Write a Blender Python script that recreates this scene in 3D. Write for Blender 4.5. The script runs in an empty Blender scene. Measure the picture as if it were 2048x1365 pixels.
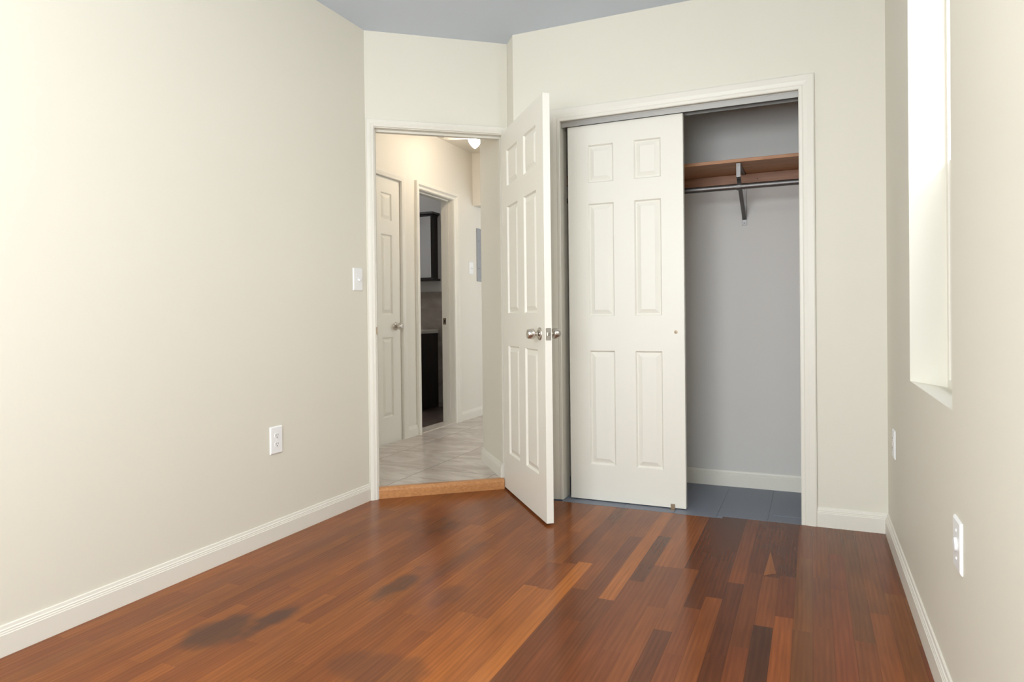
import bpy, bmesh, math, random
from mathutils import Vector, Matrix

scn = bpy.context.scene
COL = scn.collection

# ---------------------------------------------------------------- camera
cam_d = bpy.data.cameras.new('camera')
cam = bpy.data.objects.new('camera', cam_d)
COL.objects.link(cam)
scn.camera = cam
yaw, pitch, roll = 0.42065, -0.0077, -0.0111
F0 = Vector((-math.sin(yaw), math.cos(yaw), 0)); R0 = Vector((math.cos(yaw), math.sin(yaw), 0)); U0 = Vector((0, 0, 1))
Fv = math.cos(pitch) * F0 + math.sin(pitch) * U0
Uv = -math.sin(pitch) * F0 + math.cos(pitch) * U0
Rv = math.cos(roll) * R0 + math.sin(roll) * Uv
Uw = -math.sin(roll) * R0 + math.cos(roll) * Uv
m = Matrix.Identity(4)
for i in range(3):
    m[i][0] = Rv[i]; m[i][1] = Uw[i]; m[i][2] = -Fv[i]
m[2][3] = 0.9973
cam.matrix_world = m
cam_d.sensor_width = 36.0
cam_d.sensor_fit = 'HORIZONTAL'
cam_d.lens = 1356.53 / 2048 * 36.0
cam_d.shift_x = 7.12 / 2048
cam_d.shift_y = -39.5 / 2048
cam_d.clip_start = 0.02

# ---------------------------------------------------------------- world, sun, daylight, exposure
scn.view_settings.view_transform = 'Standard'
scn.view_settings.look = 'None'
scn.view_settings.gamma = 1.0
scn.view_settings.use_curve_mapping = False
scn.view_settings.exposure = 0.0

world = bpy.data.worlds.new('sky'); scn.world = world
world.use_nodes = True
bg = world.node_tree.nodes['Background']
bg.inputs[0].default_value = (0.80, 0.90, 1.0, 1)
bg.inputs[1].default_value = 0.4

def light(name, kind, loc, energy, color, direction=None, **kw):
    d = bpy.data.lights.new(name, kind); d.energy = energy; d.color = color
    for k, v in kw.items(): setattr(d, k, v)
    o = bpy.data.objects.new(name, d); COL.objects.link(o); o.location = loc
    if direction is not None:
        o.rotation_euler = Vector(direction).to_track_quat('-Z', 'Y').to_euler()
    o['kind'] = 'helper'
    return o

light('sun', 'SUN', (1.5, -4, 3), 1.6, (1.0, 0.97, 0.92), (-0.14, 1.0, -0.12), angle=math.radians(3.0))
light('daylight_front_window', 'AREA', (-0.80, -0.96, 1.45), 126, (0.86, 0.935, 1.0), (0.05, 1, -0.22), shape='RECTANGLE', size=1.75, size_y=1.45)
light('daylight_side_window', 'AREA', (0.80, 2.31, 2.05), 42, (0.92, 0.96, 1.0), (-1, 0, -1.0), shape='RECTANGLE', size=0.7, size_y=1.3)
light('hall_fill_light', 'AREA', (-0.36, 6.10, 1.50), 44, (0.88, 0.94, 1.0), (-1, 0, -0.1), shape='RECTANGLE', size=0.95, size_y=1.2)  # added fill that brightens the hall through an unseen added window
light('hall_near_fill_light', 'AREA', (-2.6, 2.70, 1.45), 7, (0.93, 0.96, 1.0), (0.2, 1, -0.1), shape='RECTANGLE', size=0.42, size_y=1.5)  # added fill for the partition face, from the hall's unseen near end

# ---------------------------------------------------------------- material helpers
def nt(name):
    mt = bpy.data.materials.new(name); mt.use_nodes = True
    t = mt.node_tree; b = t.nodes['Principled BSDF']
    return mt, t, b

def N(t, typ, **kw):
    n = t.nodes.new(typ)
    for k, v in kw.items(): setattr(n, k, v)
    return n

def paint(name, col, rough=0.5, bump=0.0, scale=60.0, var=0.0, spec=0.35):
    mt, t, b = nt(name)
    b.inputs['Base Color'].default_value = (*col, 1); b.inputs['Roughness'].default_value = rough
    b.inputs['Specular IOR Level'].default_value = spec
    tc = N(t, 'ShaderNodeTexCoord')
    if bump:
        nz = N(t, 'ShaderNodeTexNoise'); nz.inputs['Scale'].default_value = scale; nz.inputs['Detail'].default_value = 3
        t.links.new(tc.outputs['Object'], nz.inputs['Vector'])
        bp = N(t, 'ShaderNodeBump'); bp.inputs['Strength'].default_value = bump; bp.inputs['Distance'].default_value = 0.002
        t.links.new(nz.outputs['Fac'], bp.inputs['Height']); t.links.new(bp.outputs['Normal'], b.inputs['Normal'])
    if var:
        nz = N(t, 'ShaderNodeTexNoise'); nz.inputs['Scale'].default_value = 1.3; nz.inputs['Detail'].default_value = 2
        t.links.new(tc.outputs['Object'], nz.inputs['Vector'])
        mx = N(t, 'ShaderNodeMix', data_type='RGBA')
        mx.inputs[6].default_value = (*[c * (1 - var) for c in col], 1); mx.inputs[7].default_value = (*[c * (1 + var) for c in col], 1)
        t.links.new(nz.outputs['Fac'], mx.inputs[0]); t.links.new(mx.outputs[2], b.inputs['Base Color'])
    return mt

def metal(name, col, rough=0.3):
    mt, t, b = nt(name)
    b.inputs['Base Color'].default_value = (*col, 1); b.inputs['Metallic'].default_value = 1.0
    b.inputs['Roughness'].default_value = rough
    tc = N(t, 'ShaderNodeTexCoord'); mp = N(t, 'ShaderNodeMapping'); mp.inputs['Scale'].default_value = (40, 40, 400)
    nz = N(t, 'ShaderNodeTexNoise'); nz.inputs['Scale'].default_value = 3
    t.links.new(tc.outputs['Object'], mp.inputs[0]); t.links.new(mp.outputs[0], nz.inputs['Vector'])
    mr = N(t, 'ShaderNodeMapRange'); mr.inputs[3].default_value = rough - 0.05; mr.inputs[4].default_value = rough + 0.08
    t.links.new(nz.outputs['Fac'], mr.inputs[0]); t.links.new(mr.outputs[0], b.inputs['Roughness'])
    return mt

def glow(name, col, strength):
    mt, t, b = nt(name)
    b.inputs['Base Color'].default_value = (0.9, 0.88, 0.82, 1)
    b.inputs['Emission Color'].default_value = (*col, 1); b.inputs['Emission Strength'].default_value = strength
    return mt

def wood(name, c1, c2, stretch=(14, 1.2, 14), rough=0.45, scale=3.0):
    mt, t, b = nt(name)
    tc = N(t, 'ShaderNodeTexCoord'); mp = N(t, 'ShaderNodeMapping'); mp.inputs['Scale'].default_value = stretch
    nz = N(t, 'ShaderNodeTexNoise'); nz.inputs['Scale'].default_value = scale; nz.inputs['Detail'].default_value = 5; nz.inputs['Distortion'].default_value = 0.6
    t.links.new(tc.outputs['Object'], mp.inputs[0]); t.links.new(mp.outputs[0], nz.inputs['Vector'])
    cr = N(t, 'ShaderNodeValToRGB'); cr.color_ramp.elements[0].position = 0.3; cr.color_ramp.elements[1].position = 0.7
    cr.color_ramp.elements[0].color = (*c1, 1); cr.color_ramp.elements[1].color = (*c2, 1)
    t.links.new(nz.outputs['Fac'], cr.inputs[0]); t.links.new(cr.outputs[0], b.inputs['Base Color'])
    b.inputs['Roughness'].default_value = rough
    return mt

def glass_mat(name, tint=(1, 1, 1), gloss=0.08):
    mt = bpy.data.materials.new(name); mt.use_nodes = True; t = mt.node_tree; t.nodes.clear()
    out = N(t, 'ShaderNodeOutputMaterial'); tr = N(t, 'ShaderNodeBsdfTransparent'); gl = N(t, 'ShaderNodeBsdfGlossy')
    tr.inputs[0].default_value = (*tint, 1); gl.inputs['Roughness'].default_value = 0.02
    mx = N(t, 'ShaderNodeMixShader'); mx.inputs[0].default_value = gloss
    t.links.new(tr.outputs[0], mx.inputs[1]); t.links.new(gl.outputs[0], mx.inputs[2]); t.links.new(mx.outputs[0], out.inputs[0])
    return mt

def screen_mat(name):
    mt = bpy.data.materials.new(name); mt.use_nodes = True; t = mt.node_tree; t.nodes.clear()
    out = N(t, 'ShaderNodeOutputMaterial'); tr = N(t, 'ShaderNodeBsdfTransparent'); df = N(t, 'ShaderNodeBsdfDiffuse')
    df.inputs[0].default_value = (0.05, 0.05, 0.05, 1)
    ck = N(t, 'ShaderNodeLayerWeight'); ck.inputs[0].default_value = 0.5      # opaque at grazing angles, so the added screen stops low sun
    mr = N(t, 'ShaderNodeMapRange'); mr.inputs[1].default_value = 0.4; mr.inputs[2].default_value = 0.8; mr.inputs[3].default_value = 0.2; mr.inputs[4].default_value = 1.0
    mx = N(t, 'ShaderNodeMixShader')
    t.links.new(ck.outputs['Facing'], mr.inputs[0]); t.links.new(mr.outputs[0], mx.inputs[0])
    t.links.new(tr.outputs[0], mx.inputs[1]); t.links.new(df.outputs[0], mx.inputs[2]); t.links.new(mx.outputs[0], out.inputs[0])
    return mt

WALL = (0.745, 0.710, 0.615)
M_wall = paint('cream_wall_paint', WALL, 0.55, 0.12, 90, 0.012)
M_hall = paint('cream_hall_paint', (0.76, 0.722, 0.64), 0.55, 0.1, 90)
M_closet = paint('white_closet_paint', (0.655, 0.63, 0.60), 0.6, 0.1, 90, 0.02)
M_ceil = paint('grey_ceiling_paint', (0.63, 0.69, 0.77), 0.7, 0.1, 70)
M_trim = paint('white_trim_enamel', (0.775, 0.743, 0.663), 0.35, 0.03, 40)
M_door = paint('white_door_enamel', (0.81, 0.78, 0.70), 0.38, 0.05, 120)
M_plastic = paint('white_plastic', (0.88, 0.88, 0.87), 0.3)
M_slot = paint('dark_slot', (0.05, 0.045, 0.04), 0.6)
M_nickel = metal('satin_nickel', (0.62, 0.58, 0.53), 0.28)
M_steel = metal('grey_steel', (0.20, 0.19, 0.185), 0.45)
M_zinc = metal('zinc_track', (0.36, 0.345, 0.325), 0.5)
M_brass = metal('antique_brass', (0.30, 0.23, 0.16), 0.45)
M_pine = wood('pine_shelf_board', (0.34, 0.15, 0.062), (0.52, 0.25, 0.115), (1.5, 14, 14))
M_cleat = wood('pine_cleat_board', (0.24, 0.10, 0.042), (0.36, 0.155, 0.065), (1.5, 14, 14))
M_oak = wood('oak_threshold', (0.42, 0.18, 0.065), (0.58, 0.28, 0.11), (3, 30, 30), 0.3)
M_esp = wood('espresso_wood', (0.010, 0.006, 0.005), (0.022, 0.012, 0.009), (10, 10, 1.2), 0.35)
M_greyfloor = paint('grey_painted_floorboard', (0.185, 0.205, 0.25), 0.45, 0.1, 25, 0.12)
M_panelgrey = paint('grey_panel_enamel', (0.33, 0.345, 0.37), 0.4)
M_mirror = metal('mirror_silver', (0.80, 0.81, 0.82), 0.06)
M_counter = paint('cultured_marble_white', (0.80, 0.77, 0.71), 0.2, 0, 1, 0.05)
M_saddle = paint('beige_marble_saddle', (0.58, 0.52, 0.45), 0.3, 0, 1, 0.1)
M_glass = glass_mat('window_glass')
M_screen = screen_mat('sun_screen')
M_globe = glow('lit_globe_glass', (1.0, 0.84, 0.66), 115.0)
M_dome = glow('lit_ceiling_dome', (1.0, 0.885, 0.71), 40.0)
M_bathfill = glow('bathroom_fill_dome', (0.95, 0.97, 1.0), 36.0)  # glow of the lamp added to brighten the bathroom
M_shade = paint('dark_gap', (0.05, 0.035, 0.025), 0.8)

def floor_material():
    mt, t, b = nt('jatoba_strip_floor')
    at = N(t, 'ShaderNodeVertexColor', layer_name='plank')
    tc = N(t, 'ShaderNodeTexCoord'); uv = N(t, 'ShaderNodeUVMap', uv_map='grain')
    # fine streak grain in plank space
    mp = N(t, 'ShaderNodeMapping'); mp.inputs['Scale'].default_value = (45, 2.0, 1)
    nz = N(t, 'ShaderNodeTexNoise'); nz.inputs['Scale'].default_value = 2.2; nz.inputs['Detail'].default_value = 2; nz.inputs['Roughness'].default_value = 0.5; nz.inputs['Distortion'].default_value = 0.3
    t.links.new(uv.outputs[0], mp.inputs[0]); t.links.new(mp.outputs[0], nz.inputs['Vector'])
    # cathedral figure
    mp2 = N(t, 'ShaderNodeMapping'); mp2.inputs['Scale'].default_value = (17, 1.5, 1)
    wv = N(t, 'ShaderNodeTexWave', wave_type='BANDS', bands_direction='X'); wv.inputs['Scale'].default_value = 1.2; wv.inputs['Distortion'].default_value = 5; wv.inputs['Detail'].default_value = 2; wv.inputs['Detail Scale'].default_value = 0.7
    t.links.new(uv.outputs[0], mp2.inputs[0]); t.links.new(mp2.outputs[0], wv.inputs['Vector'])
    mr = N(t, 'ShaderNodeMapRange'); mr.inputs[1].default_value = 0.28; mr.inputs[2].default_value = 0.72; mr.inputs[3].default_value = 0.85; mr.inputs[4].default_value = 1.13
    t.links.new(nz.outputs['Fac'], mr.inputs[0])
    mr2 = N(t, 'ShaderNodeMapRange'); mr2.inputs[3].default_value = 0.93; mr2.inputs[4].default_value = 1.05
    t.links.new(wv.outputs['Fac'], mr2.inputs[0])
    mu = N(t, 'ShaderNodeMath', operation='MULTIPLY'); t.links.new(mr.outputs[0], mu.inputs[0]); t.links.new(mr2.outputs[0], mu.inputs[1])
    # groove between strips
    uve = N(t, 'ShaderNodeUVMap', uv_map='edge'); sx = N(t, 'ShaderNodeSeparateXYZ'); t.links.new(uve.outputs[0], sx.inputs[0])
    def edge(out, width):
        a = N(t, 'ShaderNodeMath', operation='SUBTRACT'); a.inputs[1].default_value = 0.5; t.links.new(out, a.inputs[0])
        c = N(t, 'ShaderNodeMath', operation='ABSOLUTE'); t.links.new(a.outputs[0], c.inputs[0])
        d = N(t, 'ShaderNodeMapRange'); d.inputs[1].default_value = 0.5 - width; d.inputs[2].default_value = 0.5; d.inputs[3].default_value = 1.0; d.inputs[4].default_value = 0.72
        t.links.new(c.outputs[0], d.inputs[0]); return d.outputs[0]
    mu2 = N(t, 'ShaderNodeMath', operation='MULTIPLY'); t.links.new(mu.outputs[0], mu2.inputs[0]); t.links.new(edge(sx.outputs[0], 0.03), mu2.inputs[1])
    # large mottling of worn finish
    nb = N(t, 'ShaderNodeTexNoise'); nb.inputs['Scale'].default_value = 2.6; nb.inputs['Detail'].default_value = 3
    mpb = N(t, 'ShaderNodeMapping'); mpb.inputs['Scale'].default_value = (1.5, 0.8, 1); t.links.new(tc.outputs['Object'], mpb.inputs[0]); t.links.new(mpb.outputs[0], nb.inputs['Vector'])
    mrb = N(t, 'ShaderNodeMapRange'); mrb.inputs[1].default_value = 0.3; mrb.inputs[2].default_value = 0.7; mrb.inputs[3].default_value = 0.84; mrb.inputs[4].default_value = 1.14
    t.links.new(nb.outputs['Fac'], mrb.inputs[0])
    mu3 = N(t, 'ShaderNodeMath', operation='MULTIPLY'); t.links.new(mu2.outputs[0], mu3.inputs[0]); t.links.new(mrb.outputs[0], mu3.inputs[1])
    vm = N(t, 'ShaderNodeVectorMath', operation='SCALE'); t.links.new(at.outputs['Color'], vm.inputs[0]); t.links.new(mu3.outputs[0], vm.inputs['Scale'])
    cur = vm.outputs[0]
    # dark water stains, each at its own spot
    nd = N(t, 'ShaderNodeTexNoise'); nd.inputs['Scale'].default_value = 7; nd.inputs['Detail'].default_value = 2
    t.links.new(tc.outputs['Object'], nd.inputs['Vector'])
    for (x, y, rx, ry, st) in ((-1.725, 1.60, 0.10, 0.12, 0.72), (-1.645, 1.72, 0.05, 0.12, 0.75), (-1.415, 2.13, 0.045, 0.17, 0.66), (-1.20, 2.12, 0.06, 0.10, 0.35),
                               (-1.12, 1.58, 0.17, 0.11, 0.45), (-1.66, 2.79, 0.14, 0.13, 0.28), (-1.33, 2.42, 0.03, 0.25, 0.3), (-0.98, 2.75, 0.03, 0.2, 0.2)):
        sb = N(t, 'ShaderNodeVectorMath', operation='SUBTRACT'); sb.inputs[1].default_value = (x, y, 0); t.links.new(tc.outputs['Object'], sb.inputs[0])
        sc = N(t, 'ShaderNodeVectorMath', operation='MULTIPLY'); sc.inputs[1].default_value = (1 / rx, 1 / ry, 0); t.links.new(sb.outputs[0], sc.inputs[0])
        ln = N(t, 'ShaderNodeVectorMath', operation='LENGTH'); t.links.new(sc.outputs[0], ln.inputs[0])
        ad = N(t, 'ShaderNodeMath', operation='MULTIPLY_ADD'); ad.inputs[1].default_value = 1.6; t.links.new(nd.outputs['Fac'], ad.inputs[0])
        t.links.new(ln.outputs['Value'], ad.inputs[2])
        rr = N(t, 'ShaderNodeMapRange', interpolation_type='SMOOTHSTEP'); rr.inputs[1].default_value = 1.35; rr.inputs[2].default_value = 2.05; rr.inputs[3].default_value = st; rr.inputs[4].default_value = 0
        t.links.new(ad.outputs[0], rr.inputs[0])
        mx = N(t, 'ShaderNodeMix', data_type='RGBA'); t.links.new(rr.outputs[0], mx.inputs[0]); t.links.new(cur, mx.inputs[6]); mx.inputs[7].default_value = (0.055, 0.028, 0.018, 1)
        cur = mx.outputs[2]
    t.links.new(cur, b.inputs['Base Color'])
    rn = N(t, 'ShaderNodeMapRange'); rn.inputs[3].default_value = 0.15; rn.inputs[4].default_value = 0.28; t.links.new(nb.outputs['Fac'], rn.inputs[0])
    t.links.new(rn.outputs[0], b.inputs['Roughness'])
    b.inputs['Specular IOR Level'].default_value = 0.17
    bp = N(t, 'ShaderNodeBump'); bp.inputs['Strength'].default_value = 0.03; bp.inputs['Distance'].default_value = 0.0005
    t.links.new(mu2.outputs[0], bp.inputs['Height']); t.links.new(bp.outputs['Normal'], b.inputs['Normal'])
    return mt

def tile_material(name, size, ox, oy, c1, c2, grout, rough=0.3, plane='XY', joint=0.006, nscale=3.0):
    mt, t, b = nt(name)
    tc = N(t, 'ShaderNodeTexCoord'); s = N(t, 'ShaderNodeSeparateXYZ'); t.links.new(tc.outputs['Object'], s.inputs[0])
    masks = []; cells = []
    for ax, off in ((plane[0], ox), (plane[1], oy)):
        a = N(t, 'ShaderNodeMath', operation='SUBTRACT'); a.inputs[1].default_value = off; t.links.new(s.outputs[ax], a.inputs[0])
        d = N(t, 'ShaderNodeMath', operation='DIVIDE'); d.inputs[1].default_value = size; t.links.new(a.outputs[0], d.inputs[0])
        fl = N(t, 'ShaderNodeMath', operation='FLOOR'); t.links.new(d.outputs[0], fl.inputs[0]); cells.append(fl.outputs[0])
        pp = N(t, 'ShaderNodeMath', operation='PINGPONG'); pp.inputs[1].default_value = 0.5; t.links.new(d.outputs[0], pp.inputs[0])
        lt = N(t, 'ShaderNodeMath', operation='LESS_THAN'); lt.inputs[1].default_value = joint / size / 2; t.links.new(pp.outputs[0], lt.inputs[0]); masks.append(lt.outputs[0])
    mxm = N(t, 'ShaderNodeMath', operation='MAXIMUM'); t.links.new(masks[0], mxm.inputs[0]); t.links.new(masks[1], mxm.inputs[1])
    cb = N(t, 'ShaderNodeCombineXYZ'); t.links.new(cells[0], cb.inputs[0]); t.links.new(cells[1], cb.inputs[1])
    wn = N(t, 'ShaderNodeTexWhiteNoise', noise_dimensions='3D'); t.links.new(cb.outputs[0], wn.inputs[0])
    of = N(t, 'ShaderNodeVectorMath', operation='SCALE'); of.inputs['Scale'].default_value = 8; t.links.new(wn.outputs['Color'], of.inputs[0])
    av = N(t, 'ShaderNodeVectorMath', operation='ADD'); t.links.new(tc.outputs['Object'], av.inputs[0]); t.links.new(of.outputs[0], av.inputs[1])
    mp = N(t, 'ShaderNodeMapping'); mp.inputs['Scale'].default_value = (1.0, 2.2, 1.6); mp.inputs['Rotation'].default_value = (0.3, 0.2, 0.6); t.links.new(av.outputs[0], mp.inputs[0])
    nz = N(t, 'ShaderNodeTexNoise'); nz.inputs['Scale'].default_value = nscale; nz.inputs['Detail'].default_value = 7; nz.inputs['Roughness'].default_value = 0.6; nz.inputs['Distortion'].default_value = 1.6
    t.links.new(mp.outputs[0], nz.inputs['Vector'])
    cr = N(t, 'ShaderNodeValToRGB'); cr.color_ramp.elements[0].position = 0.33; cr.color_ramp.elements[1].position = 0.68
    cr.color_ramp.elements[0].color = (*c1, 1); cr.color_ramp.elements[1].color = (*c2, 1); t.links.new(nz.outputs['Fac'], cr.inputs[0])
    mx = N(t, 'ShaderNodeMix', data_type='RGBA'); t.links.new(mxm.outputs[0], mx.inputs[0]); t.links.new(cr.outputs[0], mx.inputs[6]); mx.inputs[7].default_value = (*grout, 1)
    t.links.new(mx.outputs[2], b.inputs['Base Color']); b.inputs['Roughness'].default_value = rough
    return mt

M_floor = floor_material()
M_tile = tile_material('beige_stone_tile', 0.452, -2.634, 3.17, (0.42, 0.355, 0.30), (0.68, 0.625, 0.57), (0.27, 0.225, 0.19))
M_bathtile = tile_material('taupe_wall_tile', 0.33, -3.5, 0.1, (0.24, 0.20, 0.165), (0.38, 0.325, 0.28), (0.33, 0.29, 0.25), plane='XZ', joint=0.004)
M_bathfloor = tile_material('dark_bath_floor_tile', 0.33, -3.5, 5.20, (0.10, 0.075, 0.065), (0.20, 0.15, 0.13), (0.26, 0.22, 0.19), joint=0.006)

# ---------------------------------------------------------------- mesh helpers
I4 = Matrix.Identity(4)

def obj(name, bm, mat, parent=None, smooth=False, bevel=0.0, segs=2, angle=35):
    bmesh.ops.recalc_face_normals(bm, faces=bm.faces)
    me = bpy.data.meshes.new(name); bm.to_mesh(me); bm.free()
    me.materials.append(mat)
    o = bpy.data.objects.new(name, me); COL.objects.link(o)
    if parent is not None: o.parent = parent
    if smooth:
        for p in me.polygons: p.use_smooth = True
        if hasattr(me, 'set_sharp_from_angle'): me.set_sharp_from_angle(angle=math.radians(angle))
    if bevel:
        md = o.modifiers.new('soft_edges', 'BEVEL'); md.width = bevel; md.segments = segs; md.limit_method = 'ANGLE'; md.angle_limit = math.radians(40)
    return o

def struct(o, label=None, cat=None):
    o['kind'] = 'structure'
    if label: o['label'] = label
    if cat: o['category'] = cat
    return o

def tag(o, label, cat, group=None, kind=None):
    o['label'] = label; o['category'] = cat
    if group: o['group'] = group
    if kind: o['kind'] = kind
    return o

def empty(name, loc, rz=0.0):
    o = bpy.data.objects.new(name, None); COL.objects.link(o); o.empty_display_size = 0.05
    o.location = loc; o.rotation_euler = (0, 0, rz)
    return o

def box(bm, x0, x1, y0, y1, z0, z1, M=I4):
    vs = [bm.verts.new(M @ Vector((x, y, z))) for x in (x0, x1) for y in (y0, y1) for z in (z0, z1)]
    for f in ((0, 1, 3, 2), (4, 6, 7, 5), (0, 4, 5, 1), (2, 3, 7, 6), (0, 2, 6, 4), (1, 5, 7, 3)):
        bm.faces.new([vs[i] for i in f])
    return bm

def prism(bm, poly, z0, z1, M=I4):
    a = [bm.verts.new(M @ Vector((x, y, z0))) for x, y in poly]; b = [bm.verts.new(M @ Vector((x, y, z1))) for x, y in poly]
    n = len(poly)
    bm.faces.new(a[::-1]); bm.faces.new(b)
    for i in range(n): bm.faces.new((a[i], a[(i + 1) % n], b[(i + 1) % n], b[i]))
    return bm

def lathe(bm, prof, M=I4, n=28):
    """prof: (radius, height) along local Z of M"""
    rings = []
    for r, h in prof:
        if r < 1e-6: rings.append([bm.verts.new(M @ Vector((0, 0, h)))])
        else: rings.append([bm.verts.new(M @ Vector((r * math.cos(2 * math.pi * k / n), r * math.sin(2 * math.pi * k / n), h))) for k in range(n)])
    for a, b in zip(rings, rings[1:]):
        for k in range(n):
            k2 = (k + 1) % n
            if len(a) == 1 and len(b) == 1: continue
            if len(a) == 1: bm.faces.new((a[0], b[k], b[k2]))
            elif len(b) == 1: bm.faces.new((a[k], b[0], a[k2]))
            else: bm.faces.new((a[k], b[k], b[k2], a[k2]))
    if len(rings[0]) > 1: bm.faces.new(rings[0][::-1])
    if len(rings[-1]) > 1: bm.faces.new(rings[-1])
    return bm

def axis_matrix(loc, direction):
    q = Vector(direction).to_track_quat('Z', 'Y')
    return Matrix.Translation(loc) @ q.to_matrix().to_4x4()

def sweep(bm, path, prof, M=I4, closed_caps=True):
    """path: list of (point, outward_vector, up_vector); prof: list of (a, b) -> point + a*outward + b*up"""
    rings = []
    for p, o, u in path:
        p = Vector(p); o = Vector(o); u = Vector(u)
        rings.append([bm.verts.new(M @ (p + o * a + u * b)) for a, b in prof])
    n = len(prof)
    for r1, r2 in zip(rings, rings[1:]):
        for k in range(n): bm.faces.new((r1[k], r1[(k + 1) % n], r2[(k + 1) % n], r2[k]))
    bm.faces.new(rings[0][::-1]); bm.faces.new(rings[-1])
    return bm

BASE = [(-0.001, 0), (0.0135, 0), (0.0135, 0.064), (0.0115, 0.0665), (0.0115, 0.070), (0.0095, 0.073), (0.0095, 0.077), (0.0065, 0.080), (0.005, 0.0885), (0.003, 0.0905), (-0.001, 0.0905)]
def casing_prof(w, t=0.015):
    return [(0, -0.001), (0, 0.008), (0.004, 0.011), (w * 0.22, 0.012), (w * 0.28, 0.0105), (w * 0.34, 0.012), (w * 0.55, t), (w * 0.92, t), (w, t - 0.003), (w, -0.001)]

def baseboard(name, pts, outs, z=0.0, prof=BASE, up=(0, 0, 1)):
    bm = bmesh.new()
    sweep(bm, [((x, y, z), (ox, oy, 0), up) for (x, y), (ox, oy) in zip(pts, outs)], prof)
    return struct(obj(name, bm, M_trim))

# ---------------------------------------------------------------- room dimensions (metres; the camera stands at x=0, y=0)
XL, XR, YB, YF, ZC = -2.2125, 0.3079, 3.4717, -0.8, 2.5608
A = Vector((XL, 3.0623, 0)); ANG = math.radians(39.237)
UD = Vector((math.cos(ANG), math.sin(ANG), 0)); ND = Vector((-math.sin(ANG), math.cos(ANG), 0))
MD = Matrix.Translation(A) @ Matrix.Rotation(ANG, 4, 'Z')       # local x = along the diagonal wall, y = out of the room
def dg(s, n): v = A + UD * s + ND * n; return (v.x, v.y)
XH, ZH, ZHC = -2.887, 0.055, 2.52
WT = 0.10

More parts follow.
